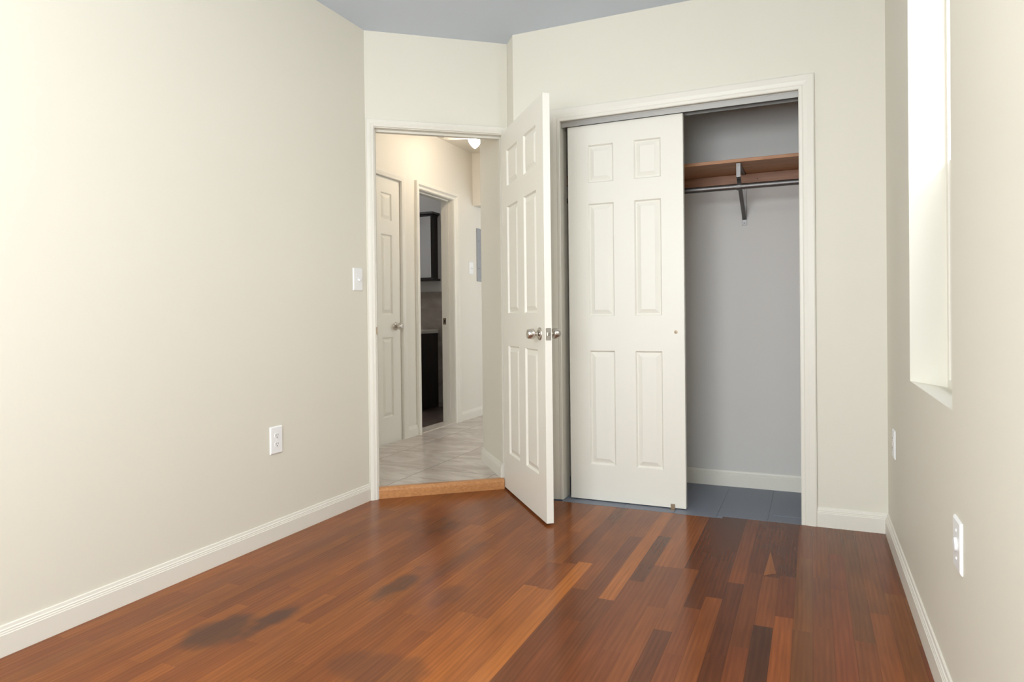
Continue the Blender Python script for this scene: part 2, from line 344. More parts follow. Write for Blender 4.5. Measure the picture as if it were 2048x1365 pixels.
# ---- floor: one mesh of strips, colour per strip
def build_floor():
    rnd = random.Random(11)
    w = 0.0575; x_ref = -0.119
    bm = bmesh.new(); cl = bm.loops.layers.float_color.new('plank'); g = bm.loops.layers.uv.new('grain'); e = bm.loops.layers.uv.new('edge')
    LIGHT = (0.52, 0.205, 0.058); ORG = (0.40, 0.150, 0.048); MID = (0.285, 0.105, 0.042); RED = (0.235, 0.082, 0.036); DARK = (0.155, 0.058, 0.031); VDARK = (0.105, 0.046, 0.029)
    over = {0: [(1.2, 2.385, (0.36, 0.125, 0.042)), (2.385, 2.76, RED), (2.76, 3.6, DARK)],
            -1: [(1.0, 2.29, VDARK), (2.29, 2.73, MID), (2.73, 3.6, (0.175, 0.066, 0.033))],
            -2: [(0.8, 2.12, RED), (2.12, 2.75, (0.21, 0.078, 0.036)), (2.75, 3.6, (0.185, 0.068, 0.034))],
            -3: [(0.9, 2.05, DARK), (2.05, 2.62, DARK), (2.62, 3.6, (0.27, 0.10, 0.045))],
            -4: [(1.1, 2.456, MID), (2.456, 3.6, DARK)],
            -5: [(1.0, 2.0, RED), (2.0, 2.34, (0.25, 0.09, 0.04)), (2.34, 3.6, DARK)],
            -6: [(1.0, 2.14, DARK), (2.14, 2.7, MID), (2.7, 3.6, (0.17, 0.062, 0.032))],
            -7: [(1.2, 2.3, MID), (2.3, 2.69, RED), (2.69, 3.6, (0.33, 0.125, 0.05))],
            -8: [(1.0, 1.95, RED), (1.95, 2.686, (0.25, 0.093, 0.04)), (2.686, 3.6, (0.37, 0.14, 0.052))],
            -9: [(1.1, 2.5, RED), (2.5, 3.05, DARK), (3.05, 3.6, MID)],
            -10: [(1.0, 2.298, (0.20, 0.075, 0.036)), (2.298, 3.6, (0.45, 0.175, 0.056))],
            -11: [(1.0, 2.1, RED), (2.1, 3.0, (0.205, 0.075, 0.035)), (3.0, 3.6, MID)],
            -12: [(1.0, 2.35, (0.20, 0.074, 0.034)), (2.35, 3.05, MID), (3.05, 3.6, (0.30, 0.115, 0.046))],
            -13: [(0.6, 2.61, LIGHT), (2.61, 3.6, MID)],
            -14: [(0.6, 2.3, (0.44, 0.165, 0.05)), (2.3, 2.58, (0.30, 0.11, 0.04)), (2.58, 3.6, (0.22, 0.08, 0.036))],
            -15: [(0.6, 2.31, (0.46, 0.175, 0.05)), (2.31, 2.56, (0.25, 0.09, 0.036)), (2.56, 3.6, (0.36, 0.135, 0.046))],
            -16: [(0.8, 2.0, ORG), (2.0, 2.97, (0.34, 0.125, 0.044)), (2.97, 3.6, (0.40, 0.155, 0.055))],
            5: [(1.0, 2.53, (0.33, 0.118, 0.042)), (2.53, 3.6, (0.26, 0.10, 0.042))]}
    for i in range(-38, 9):
        x0 = x_ref + w * i; x1 = x0 + w
        a, b = max(x0, XL - 0.02), min(x1, XR + 0.02)
        if b <= a: continue
        segs = []
        y = YF - rnd.random() * 0.5
        while y < 3.75:
            L = rnd.uniform(0.35, 1.1)
            if i <= -17: c = [k * q for q in [rnd.uniform(0.9, 1.1)] for k in rnd.choice([(0.32, 0.118, 0.044), (0.335, 0.126, 0.045), (0.30, 0.11, 0.043), (0.36, 0.138, 0.046)])]
            elif i <= -13: c = [k * rnd.uniform(0.9, 1.1) for k in rnd.choice([ORG, MID, (0.37, 0.138, 0.046)])]
            elif i >= 1: c = [k * rnd.uniform(0.9, 1.1) for k in rnd.choice([(0.25, 0.098, 0.04), (0.27, 0.10, 0.041), (0.235, 0.088, 0.038)])]
            else: c = [k * rnd.uniform(0.88, 1.12) for k in rnd.choice([MID, RED, RED, DARK])]
            segs.append((y, y + L, c)); y += L
        if i in over:
            o0 = over[i][0][0]
            segs = [(p, min(q, o0), c) for p, q, c in segs if p < o0] + over[i]
        for p, q, c in segs:
            ox, oy = rnd.random() * 9, rnd.random() * 9
            q = min(q, 3.75)
            if q <= p: continue
            # straight cuts along the closet edge and the diagonal doorway
            poly = [(a, p), (b, p), (b, q), (a, q)]
            cutn = []
            lim = YB - 0.012 if a > -0.464 else YB - 0.045
            if a > -1.50:
                poly = [(px, min(py, lim)) for px, py in poly]
            if poly[2][1] - poly[1][1] < 0.002: continue
            vs = [bm.verts.new((px, py, 0)) for px, py in poly]
            f = bm.faces.new(vs)
            for lp, (eu, ev) in zip(f.loops, ((0, 0), (1, 0), (1, 1), (0, 1))):
                co = lp.vert.co
                lp[cl] = (c[0] * 0.66, c[1] * 0.52, c[2] * 0.35, 1); lp[g].uv = (co.x - x0 + ox, co.y + oy)
                lp[e].uv = ((co.x - x0) / w, ev)
    # the pale wedge let into one dark strip
    x0 = x_ref - w
    bm2 = [(x0 + 0.002, 2.735), (x0 + 0.045, 2.775), (x0 + 0.012, 3.02)]
    vs = [bm.verts.new((px, py, 0.0006)) for px, py in bm2]; f = bm.faces.new(vs)
    for lp in f.loops: lp[cl] = (0.26, 0.085, 0.022, 1); lp[g].uv = (lp.vert.co.x, lp.vert.co.y); lp[e].uv = (0.5, 0.5)
    for f in bm.faces:
        if f.normal.z < 0: f.normal_flip()
    me = bpy.data.meshes.new('floor'); bm.to_mesh(me); bm.free(); me.materials.append(M_floor)
    o = bpy.data.objects.new('floor', me); COL.objects.link(o)
    return struct(o)
build_floor()
bm = bmesh.new(); box(bm, XL - 0.3, XR + 0.3, YF - 0.2, YB - 0.045, -0.15, -0.004)
struct(obj('floor_base', bm, M_shade))

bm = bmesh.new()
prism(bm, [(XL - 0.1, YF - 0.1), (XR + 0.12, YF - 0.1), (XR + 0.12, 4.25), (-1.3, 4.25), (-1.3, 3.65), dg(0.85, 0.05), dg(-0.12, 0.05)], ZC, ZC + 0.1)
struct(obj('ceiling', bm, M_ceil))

bm = bmesh.new(); prism(bm, [(XL, YF - 0.1), (XL, A.y), dg(0, 0.1), (XL - WT, A.y + 0.09), (XL - WT, YF - 0.1)][::-1], 0, ZC)
struct(obj('wall_left', bm, M_wall))

# diagonal wall with the doorway: s 0..0.806
S0, S1, DHT = 0.047, 0.8055, 2.040
bm = bmesh.new()
box(bm, 0.0, S0 - 0.0, 0, WT, 0, ZC, MD); box(bm, S0, S1, 0, WT, DHT, ZC, MD)
struct(obj('wall_diagonal', bm, M_wall))

def build_partition():
    arc = [(0.865 - 0.10 * math.cos(t), 0.535 + 0.10 * math.sin(t)) for t in [math.radians(k) for k in range(0, 91, 9)]]
    pts = [(-1.5094, YB), (-1.5094, YB + WT), (-1.38, YB + WT), (-1.38, 4.42)]
    # walk back along the hall side
    hall = [dg(*p) for p in arc][::-1] + [dg(0.765, 0.04), dg(0.8065, 0.04), dg(0.8065, 0)]
    poly = pts + hall
    bm = bmesh.new(); prism(bm, poly, 0, ZC)
    return struct(obj('wall_partition', bm, M_wall, smooth=True, angle=20))
build_partition()

CX0, CX1, CHT = -1.2344, -0.0509, 2.0438
bm = bmesh.new()
box(bm, -1.5094, CX0, YB, YB + WT, 0, ZC); box(bm, CX1, XR, YB, YB + WT, 0, ZC); box(bm, CX0, CX1, YB, YB + WT, CHT, ZC)
struct(obj('wall_back', bm, M_wall))

WY0, WY1, WZ0, WZ1 = 1.928, 2.700, 0.758, 2.22
RT = 0.125
bm = bmesh.new()
box(bm, XR, XR + RT, YF - 0.1, WY0, 0, ZC); box(bm, XR, XR + RT, WY1, 4.25, 0, ZC)
box(bm, XR, XR + RT, WY0, WY1, WZ1, ZC)
box(bm, XR, XR + RT, WY0, WY1, 0, WZ0 - 0.022)
sl = [bm.verts.new(v) for v in ((XR, WY0, WZ0 - 0.022), (XR, WY1, WZ0 - 0.022), (XR + RT, WY1, WZ0 - 0.022), (XR + RT, WY0, WZ0 - 0.022), (XR, WY0, WZ0), (XR, WY1, WZ0), (XR + RT, WY1, WZ0 - 0.0215), (XR + RT, WY0, WZ0 - 0.0215))]
for f in ((0, 3, 2, 1), (4, 5, 6, 7), (0, 1, 5, 4), (1, 2, 6, 5), (2, 3, 7, 6), (3, 0, 4, 7)): bm.faces.new([sl[i] for i in f])
struct(obj('wall_right', bm, M_wall))

FX0, FX1, FZ0, FZ1 = -1.70, 0.10, 0.70, 2.20
bm = bmesh.new()
box(bm, XL - WT, FX0, YF - WT, YF, 0, ZC); box(bm, FX1, XR + RT, YF - WT, YF, 0, ZC)
box(bm, FX0, FX1, YF - WT, YF, 0, FZ0); box(bm, FX0, FX1, YF - WT, YF, FZ1, ZC)
struct(obj('wall_front', bm, M_wall))

# unseen block added outside to keep the sun off the front window
bm = bmesh.new(); box(bm, -9.0, 1.0, -9.0, -6.0, -3.0, 7.5)
struct(obj('sun_blocker', bm, paint('tan_blocker_render', (0.42, 0.36, 0.30), 0.8, 0.3, 20, 0.1)))

# ---- windows
def window(name, M, W, H, z0, label, screen):
    """local x along the opening 0..W, y outwards, z up"""
    t = empty(name, (0, 0, 0)); t.matrix_world = M; struct(t, label, 'window')
    bm = bmesh.new()
    fw, fd = 0.028, 0.05
    box(bm, 0, fw, 0, fd, z0, z0 + H); box(bm, W - fw, W, 0, fd, z0, z0 + H); box(bm, fw, W - fw, 0, fd, z0 + H - fw, z0 + H); box(bm, fw, W - fw, 0, fd, z0, z0 + fw)
    obj('window_frame', bm, M_trim, t)
    mid = z0 + H / 2
    for k, (a, b, y) in enumerate(((mid - 0.02, z0 + H - fw, 0.027), (z0 + fw, mid + 0.02, 0.005))):
        bm = bmesh.new(); s = 0.034; x0, x1 = fw, W - fw; d = 0.02
        box(bm, x0, x0 + s, y, y + d, a, b); box(bm, x1 - s, x1, y, y + d, a, b); box(bm, x0 + s, x1 - s, y, y + d, a, a + s); box(bm, x0 + s, x1 - s, y, y + d, b - s, b)
        so = obj('sash', bm, M_trim, t)
        bm = bmesh.new(); box(bm, x0 + s, x1 - s, y + 0.008, y + 0.012, a + s, b - s); obj('pane', bm, M_glass, so)
    if screen:
        bm = bmesh.new(); box(bm, fw, W - fw, 0.051, 0.052, z0 + fw, mid + 0.03); obj('sun_screen', bm, M_screen, t)  # unseen mesh added to keep the sun off the lower reveal
    return t
window('window_1', Matrix.Translation((XR + 0.110, WY1, 0)) @ Matrix.Rotation(-math.pi / 2, 4, 'Z'), WY1 - WY0, WZ1 - WZ0 + 0.02, WZ0 - 0.02, 'white double-hung window set deep in the right wall recess', True)
window('window_2', Matrix.Translation((FX1, YF - 0.05, 0)) @ Matrix.Rotation(math.pi, 4, 'Z'), FX1 - FX0, FZ1 - FZ0, FZ0, 'wide white window behind the viewpoint in the front wall', False)

# ---- room trim
baseboard('baseboard_left', [(XL, YF), (XL, A.y - 0.002)], [(1, 0)] * 2)
baseboard('baseboard_back', [(CX1 + 0.068, YB), (XR - 0.0, YB)], [(0, -1)] * 2)
baseboard('baseboard_right', [(XR, YF), (XR, YB - 0.012)], [(-1, 0)] * 2)
baseboard('baseboard_front', [(XL, YF), (XR, YF)], [(0, 1)] * 2)

def casing(name, x0, x1, H, w, M, mat=M_trim, zb=0.0, wr=None, legs=(True, True), t=0.015):
    """door casing in a local frame: x along the wall, -y into the viewer's side"""
    wr = wr or w
    bm = bmesh.new(); up = (0, -1, 0)
    P = [((x0, 0, zb), (-1, 0, 0), up), ((x0, 0, H), (-1, 0, w and 1), up), ((x1, 0, H), (wr / w, 0, 1), up), ((x1, 0, zb), (wr / w, 0, 0), up)]
    if not legs[1]: P = P[:2] + [((x1, 0, H), (0, 0, 1), up)]
    sweep(bm, P, casing_prof(w, t), M)
    return bm

MC = Matrix.Translation((0, YB, 0))
struct(obj('trim_1', casing('c', CX0, CX1, CHT, 0.0678, MC), M_trim), 'white moulded casing around the closet opening', 'door casing')
struct(obj('trim_2', casing('c', S0 - 0.002, S1, DHT, 0.040, MD, legs=(True, False)), M_trim), 'narrow white casing around the angled hall doorway', 'door casing')

# door jamb lining with stop in the diagonal opening
bm = bmesh.new()
jt = 0.004
box(bm, S0, S0 + jt, 0.0, WT, 0.0, DHT, MD); box(bm, S1 - 0.002, S1, 0.020, 0.039, 0.0, DHT, MD); box(bm, S0 + jt, S1 - jt, 0, WT, DHT - jt, DHT, MD)
box(bm, S0 + jt, S0 + jt + 0.008, 0.042, WT, 0.0, DHT - jt, MD); pass
box(bm, S0 + jt + 0.008, 0.7645, 0.042, 0.075, DHT - jt - 0.011, DHT - jt, MD)
jam = struct(obj('trim_3', bm, M_trim), 'white jamb lining inside the angled hall doorway', 'door jamb')
bm = bmesh.new(); box(bm, S0 - 0.001, S0 + jt + 0.0012, 0.004, 0.03, 0.895, 0.955, MD); box(bm, S0 - 0.004, S0 + jt + 0.0016, -0.006, 0.006, 0.905, 0.945, MD)
sp = obj('strike_plate', bm, M_brass, jam); sp['label'] = 'small brass strike plate on the jamb'

# threshold: rounded oak nosing stepping up to the tiled hall
bm = bmesh.new()
prof = [(0.004, 0.0), (0.004, 0.040)] + [(0.022 - 0.018 * math.cos(t), 0.040 + 0.0185 * math.sin(t)) for t in [math.radians(k) for k in (15, 35, 55, 75, 90)]] + [(0.05, 0.058), (0.05, 0.0)]
sweep(bm, [((S0 + jt, 0, 0), (0, 1, 0), (0, 0, 1)), ((0.7645, 0, 0), (0, 1, 0), (0, 0, 1))], prof, MD)
tag(obj('wooden_threshold', bm, M_oak, smooth=True), 'rounded orange oak threshold strip stepping up into the tiled hallway', 'threshold')

# ---------------------------------------------------------------- six-panel door leaf
def leaf(bm, W, H, T, us, zs, depth=0.0105, slope=0.032, ogee=0.007):
    """leaf in local x 0..W, y 0..T (both faces panelled), z 0..H"""
    xs = sorted({0, W, *[v for u in us for v in u]}); zz = sorted({0, H, *[v for z in zs for v in z]})
    def ispan(a, b, L): return any(abs(a - p) < 1e-6 and abs(b - q) < 1e-6 for p, q in L)
    for y, s in ((0, 1), (T, -1)):
        grid = {}
        def V(x, z, d=0.0):
            k = (round(x, 5), round(z, 5), round(d, 5))
            if k not in grid: grid[k] = bm.verts.new((x, y + s * d, z))
            return grid[k]
        for i in range(len(xs) - 1):
            for j in range(len(zz) - 1):
                x0, x1, z0, z1 = xs[i], xs[i + 1], zz[j], zz[j + 1]
                if ispan(x0, x1, us) and ispan(z0, z1, zs):
                    lv = [(0, 0.0), (0.0025, 0.003), (ogee, depth), (ogee + 0.004, depth), (slope, 0.0025), (slope + 0.002, 0.0018)]
                    rings = [[V(x0 + a, z0 + a, d), V(x1 - a, z0 + a, d), V(x1 - a, z1 - a, d), V(x0 + a, z1 - a, d)] for a, d in lv]
                    for r1, r2 in zip(rings, rings[1:]):
                        for k in range(4): bm.faces.new((r1[k], r1[(k + 1) % 4], r2[(k + 1) % 4], r2[k]))
                    bm.faces.new(rings[-1])
                else:
                    bm.faces.new((V(x0, z0), V(x1, z0), V(x1, z1), V(x0, z1)))
    bmesh.ops.remove_doubles(bm, verts=bm.verts, dist=1e-6)
    e = [ed for ed in bm.edges if len(ed.link_faces) == 1]
    # close the edges of the slab
    for (p, q) in (((0, 0), (0, H)), ((W, 0), (W, H)), ((0, 0), (W, 0)), ((0, H), (W, H))):
        bm.faces.new([bm.verts.new(v) for v in ((p[0], 0, p[1]), (q[0], 0, q[1]), (q[0], T, q[1]), (p[0], T, p[1]))])
    bmesh.ops.remove_doubles(bm, verts=bm.verts, dist=1e-6)
    return bm

KNOB = [(0.0, 0.0), (0.031, 0.0), (0.032, 0.002), (0.030, 0.006), (0.022, 0.009), (0.0135, 0.011), (0.0115, 0.014), (0.0115, 0.026), (0.014, 0.029), (0.0235, 0.032), (0.0255, 0.036), (0.0245, 0.050), (0.0225, 0.060), (0.0205, 0.0635), (0.010, 0.0645), (0.0, 0.0645)]
def knob(parent, loc, direction, mat=M_nickel, label='satin nickel knob'):
    M = axis_matrix(loc, direction)
    bm = bmesh.new(); lathe(bm, KNOB[6:], M); k = obj('knob', bm, mat, parent, smooth=True, angle=50); k['label'] = label
    bm = bmesh.new(); lathe(bm, KNOB[:6] + [(0, 0.0115)], M); obj('rosette', bm, mat, k, smooth=True, angle=50)
    return k

# door_1: hinged door standing open into the room, at right angles to its doorway
du = Vector((math.sin(0.698), -math.cos(0.698), 0))
hz = Vector((-1.6292, 3.5624, 0))
d1 = empty('door_1', (hz.x, hz.y, 0.012), math.atan2(du.y, du.x)); 
struct(d1, 'white six-panel hinged door standing open into the room from the angled doorway', 'door')
W1 = 0.745; H1 = 2.036
bm = bmesh.new()
leaf(bm, W1, H1, 0.0345, [(0.112, 0.317), (0.427, 0.633)], [(0.210, 0.820), (1.000, 1.600), (1.714, 1.916)])
obj('leaf', bm, M_door, d1)
# local y>0 is the side away from the hall face
knob(d1, (0.673, 0, 0.898), (0, -1, 0)); knob(d1, (0.673, 0.0345, 0.898), (0, 1, 0))
bm = bmesh.new(); box(bm, W1 - 0.0005, W1 + 0.0012, 0.0045, 0.030, 0.868, 0.926)
lp = obj('latch_plate', bm, M_nickel, d1); lp['label'] = 'brushed nickel latch plate on the door edge'
bm = bmesh.new(); prism(bm, [(W1 + 0.001, 0.011), (W1 + 0.010, 0.012), (W1 + 0.004, 0.024), (W1 + 0.001, 0.024)], 0.890, 0.905); obj('latch_bolt', bm, M_nickel, lp)
for z in (0.22, 1.02, 1.82):
    bm = bmesh.new(); lathe(bm, [(0.0065, 0), (0.0065, 0.09)], Matrix.Translation((-0.004, 0.0405, z)), 12); box(bm, -0.006, 0.0, 0.004, 0.038, z, z + 0.09)
    hg = obj('hinge', bm, M_nickel, d1, smooth=True); hg['label'] = 'nickel butt hinge'

# door_2: sliding closet door
d2 = empty('door_2', (-1.203, YB + 0.030, 0.006)); struct(d2, 'white six-panel sliding closet door covering the left half of the closet', 'door')
bm = bmesh.new(); W2 = 0.6135; H2 = 2.0
leaf(bm, W2, 2.009, 0.0345, [(0.111, 0.252), (0.361, 0.501)], [(0.190, 0.801), (0.985, 1.588), (1.699, 1.901)])
lf = obj('leaf', bm, M_door, d2)
bm = bmesh.new(); lathe(bm, [(0.009, 0.0), (0.0085, 0.0012), (0.006, 0.0015)], axis_matrix((0.570, 0.0, 0.900), (0, -1, 0)), 16); fp = obj('finger_hole', bm, M_brass, d2, smooth=True); fp['label'] = 'small drilled hole rimmed in bare wood'
bm = bmesh.new(); lathe(bm, [(0.0068, 0.0013), (0.0, 0.0016)], axis_matrix((0.570, -0.0, 0.900), (0, -1, 0)), 16); obj('hole_core', bm, M_shade, fp)
bm = bmesh.new(); box(bm, 0.06, 0.12, 0.013, 0.018, 1.98, 2.034); box(bm, 0.49, 0.55, 0.013, 0.018, 1.98, 2.034); obj('hanger_bracket', bm, M_steel, d2)

# closet track
bm = bmesh.new(); y0 = YB + 0.012
box(bm, CX0 + 0.001, CX1 - 0.001, y0, y0 + 0.0025, CHT - 0.030, CHT - 0.0005); box(bm, CX0 + 0.001, CX1 - 0.001, y0 + 0.0025, y0 + 0.075, CHT - 0.0035, CHT - 0.0005)
box(bm, CX0 + 0.001, CX1 - 0.001, y0 + 0.0725, y0 + 0.075, CHT - 0.028, CHT - 0.0035); box(bm, CX0 + 0.001, CX1 - 0.001, y0 + 0.036, y0 + 0.0385, CHT - 0.02, CHT - 0.0035)
box(bm, CX0 + 0.001, CX1 - 0.001, y0 - 0.002, y0, CHT - 0.006, CHT - 0.0005)
tag(obj('closet_door_track', bm, M_zinc), 'grey metal sliding door track under the closet head casing', 'track')
# floor guide at the foot of the sliding door
bm = bmesh.new(); gx = -0.655
box(bm, gx - 0.010, gx + 0.010, YB + 0.0, YB + 0.060, 0, 0.003); box(bm, gx - 0.010, gx + 0.010, YB + 0.0205, YB + 0.0285, 0.003, 0.026)
tag(obj('floor_guide', bm, M_brass), 'small brass-coloured guide bracket at the foot of the sliding closet door', 'door guide')

# ---------------------------------------------------------------- closet interior
YC = 4.091
KX0, KX1 = -1.38, 0.12
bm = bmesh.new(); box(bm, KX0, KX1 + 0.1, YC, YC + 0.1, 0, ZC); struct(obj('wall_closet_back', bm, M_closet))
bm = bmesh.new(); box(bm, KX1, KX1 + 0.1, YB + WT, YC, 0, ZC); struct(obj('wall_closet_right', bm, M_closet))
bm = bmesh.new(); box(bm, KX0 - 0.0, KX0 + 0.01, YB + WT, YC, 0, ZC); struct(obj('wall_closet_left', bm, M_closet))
bm = bmesh.new()
box(bm, KX0, KX1, YB + WT - 0.002, YC, -0.08, -0.001)
box(bm, CX0 + 0.001, CX1 - 0.001, YB - 0.047, YB + WT, -0.08, -0.0012)
struct(obj('floor_closet', bm, M_greyfloor))
# painted floorboards: separate boards with fine seams, as in one painted floor
bm = bmesh.new()
x = KX0
for xb in (-1.15, -0.90, -0.64, -0.435, -0.20, 0.12):
    ya = YB + WT if xb > CX1 or x < CX0 else (YB - 0.046 if xb < -0.43 else YB - 0.012)
    box(bm, max(x, KX0) + 0.0008, xb - 0.0008, max(ya, YB - 0.046), YC, -0.002, 0.0008)
    x = xb
struct(obj('floor_closet_boards', bm, M_greyfloor, bevel=0.0005, segs=1))
baseboard('baseboard_closet_back', [(KX0 + 0.01, YC), (KX1, YC)], [(0, -1)] * 2)
baseboard('baseboard_closet_right', [(KX1, YB + WT), (KX1, YC - 0.012)], [(-1, 0)] * 2)

bm = bmesh.new(); box(bm, KX0 + 0.011, KX1 - 0.001, YC - 0.352, YC - 0.001, 1.790, 1.808)
sh = tag(obj('closet_shelf', bm, M_pine, bevel=0.002), 'bare pine shelf board across the closet above the hanging rod', 'shelf')
bm = bmesh.new(); box(bm, KX0 + 0.011, KX1 - 0.001, YC - 0.019, YC - 0.001, 1.726, 1.7895)
cl = obj('wall_cleat', bm, M_cleat, sh, bevel=0.0015); cl['label'] = 'darker pine cleat fixed to the wall under the shelf'
bm = bmesh.new(); lathe(bm, [(0.0, 0), (0.0028, 0), (0.0028, 0.0006), (0, 0.0008)], axis_matrix((-0.275, YC - 0.0186, 1.757), (0, -1, 0)), 10); obj('screw_head', bm, M_slot, cl)

ry, rz = YC - 0.315, 1.668
bm = bmesh.new(); lathe(bm, [(0.0155, 0), (0.0155, KX1 - KX0 - 0.012)], axis_matrix((KX0 + 0.011, ry, rz), (1, 0, 0)), 24)
tag(obj('hanging_rod', bm, M_steel, smooth=True), 'round grey steel hanging rod below the closet shelf', 'clothes rod')

# shelf-and-rod bracket
bx = -0.347
br = empty('shelf_bracket', (bx, YC, 1.50)); tag(br, 'grey steel shelf-and-rod bracket in the middle of the closet wall', 'bracket')
bz = -1.50
def bar(bm, p, q, wx, th):
    p = Vector(p); q = Vector(q); d = (q - p).normalized(); s = Vector((1, 0, 0)); u = d.cross(s).normalized()
    vs = [bm.verts.new(c + s * a * wx / 2 + u * b * th / 2) for c in (p, q) for a, b in ((-1, -1), (1, -1), (1, 1), (-1, 1))]
    for f in ((0, 3, 2, 1), (4, 5, 6, 7), (0, 1, 5, 4), (1, 2, 6, 5), (2, 3, 7, 6), (3, 0, 4, 7)): bm.faces.new([vs[i] for i in f])
bm = bmesh.new(); box(bm, -0.0135, 0.0135, -0.004, -0.0005, 0.0, 0.225); obj('wall_plate', bm, M_steel, br, bevel=0.001)
bm = bmesh.new(); box(bm, -0.011, 0.011, -0.335, -0.020, 0.283, 0.2885); box(bm, -0.011, 0.011, -0.337, -0.334, 0.215, 0.2885); obj('shelf_arm', bm, M_steel, br, bevel=0.001)
bm = bmesh.new(); bar(bm, (0, -0.006, 0.035), (0, -0.325, 0.215), 0.021, 0.010); obj('diagonal_brace', bm, M_steel, br, bevel=0.002)
bm = bmesh.new()
arc = [(math.cos(math.radians(t)), math.sin(math.radians(t))) for t in range(150, 391, 20)]
prof = [(-0.011, 0.016), (0.011, 0.016), (0.011, 0.019), (-0.011, 0.019)]
sweep(bm, [((0, -0.315, 0.168), (0, c, s), (1, 0, 0)) for c, s in arc], [(b, a) for a, b in prof]); obj('rod_hook', bm, M_steel, br)
for z in (0.012, 0.205):
    bm = bmesh.new(); lathe(bm, [(0.0045, 0), (0.004, 0.0015), (0, 0.002)], axis_matrix((0, -0.004, z), (0, -1, 0)), 10); obj('screw', bm, M_steel, br)
bm = bmesh.new(); lathe(bm, [(0.004, 0), (0.0035, 0.0015), (0, 0.002)], axis_matrix((0, -0.337, 0.276), (0, -1, 0)), 10); obj('screw', bm, M_steel, br)

# ---------------------------------------------------------------- wall plates (local frame: x across, -y out of the wall, z up)
def plate_base(t, w, h, mat=M_plastic):
    bm = bmesh.new()
    a, b, d = w / 2, h / 2, 0.0065
    r = 0.005
    v0 = [bm.verts.new((x, 0, z)) for x, z in ((-a, -b), (a, -b), (a, b), (-a, b))]
    v1 = [bm.verts.new((x, -0.003, z)) for x, z in ((-a, -b), (a, -b), (a, b), (-a, b))]
    v2 = [bm.verts.new((x, -d, z)) for x, z in ((-a + r, -b + r), (a - r, -b + r), (a - r, b - r), (-a + r, b - r))]
    for p, q in ((v0, v1), (v1, v2)):
        for k in range(4): bm.faces.new((p[k], p[(k + 1) % 4], q[(k + 1) % 4], q[k]))
    bm.faces.new(v2); bm.faces.new(v0[::-1])
    return obj('cover_plate', bm, mat, t, bevel=0.0012)

def face_dir(t, loc, rz):
    t.location = loc; t.rotation_euler = (0, 0, rz)

def duplex(name, loc, rz, label, w=0.078, h=0.124):
    t = empty(name, loc, rz); tag(t, label, 'outlet')
    plate_base(t, w, h)
    for s in (1, -1):
        bm = bmesh.new(); zc = 0.0195 * s
        pts = [(0.0145 * math.cos(math.radians(k)), max(-0.0125, min(0.0125, 0.0165 * math.sin(math.radians(k))))) for k in range(0, 360, 15)]
        prism(bm, pts, 0, 0.0016, Matrix.Translation((0, -0.0063, zc)) @ Matrix.Rotation(math.pi / 2, 4, 'X'))
        rc = obj('receptacle', bm, M_plastic, t)
        bm = bmesh.new()
        box(bm, -0.0075, -0.0052, -0.0083, -0.0078, zc - 0.001, zc + 0.008); box(bm, 0.0052, 0.0072, -0.0083, -0.0078, zc, zc + 0.0075)
        lathe(bm, [(0.0026, 0), (0.0026, 0.0005)], axis_matrix((0, -0.0078, zc - 0.0065), (0, -1, 0)), 10)
        obj('slots', bm, M_slot, rc)
    bm = bmesh.new(); lathe(bm, [(0.003, 0), (0.0025, 0.001), (0, 0.0012)], axis_matrix((0, -0.0065, 0), (0, -1, 0)), 10); obj('screw', bm, M_plastic, t)
    return t

def toggle(name, loc, rz, label, w=0.083, h=0.121):
    t = empty(name, loc, rz); tag(t, label, 'light switch')
    plate_base(t, w, h)
    bm = bmesh.new(); box(bm, -0.006, 0.006, -0.0072, -0.006, -0.0125, 0.0125); obj('toggle_slot', bm, M_plastic, t)
    bm = bmesh.new()
    Mx = Matrix.Translation((0, -0.007, 0)) @ Matrix.Rotation(math.radians(24), 4, 'X')
    box(bm, -0.0042, 0.0042, -0.014, 0.002, -0.005, 0.005, Mx); obj('toggle', bm, M_plastic, t, bevel=0.001)
    for s in (1, -1):
        bm = bmesh.new(); lathe(bm, [(0.003, 0), (0.0025, 0.001), (0, 0.0012)], axis_matrix((0, -0.0065, 0.030 * s), (0, -1, 0)), 10); obj('screw', bm, M_plastic, t)
    return t

RL, RR = math.pi / 2, -math.pi / 2      # -y of the plate faces +x on the left wall, -x on the right wall
toggle('light_switch', (XL, 2.978, 1.2015), RL, 'white toggle light switch on the left wall beside the angled doorway')
duplex('wall_outlet', (XL, 2.3595, 0.4495), RL, 'white duplex outlet low on the long left wall')
duplex('wall_outlet', (XR, 3.194, 0.4525), RR, 'small white outlet plate far along the right wall by the back corner', 0.078, 0.118)
# near plate on the right wall with a round plug cap
t = empty('wall_jack', (XR, 1.851, 0.457), RR); tag(t, 'white wall plate with a protruding round cap on the near right wall', 'wall plate')
plate_base(t, 0.088, 0.120)
bm = bmesh.new(); lathe(bm, [(0.0155, 0), (0.0155, 0.003), (0.0135, 0.0055), (0.006, 0.0062), (0, 0.0062)], axis_matrix((0, -0.0063, 0.000), (0, -1, 0)), 24); cp = obj('round_cap', bm, M_plastic, t, smooth=True)
for s in (1, -1):
    bm = bmesh.new(); lathe(bm, [(0.004, 0), (0.0035, 0.0015), (0, 0.002)], axis_matrix((0, -0.0064, 0.0325 * s), (0, -1, 0)), 10); obj('screw', bm, M_plastic, t)

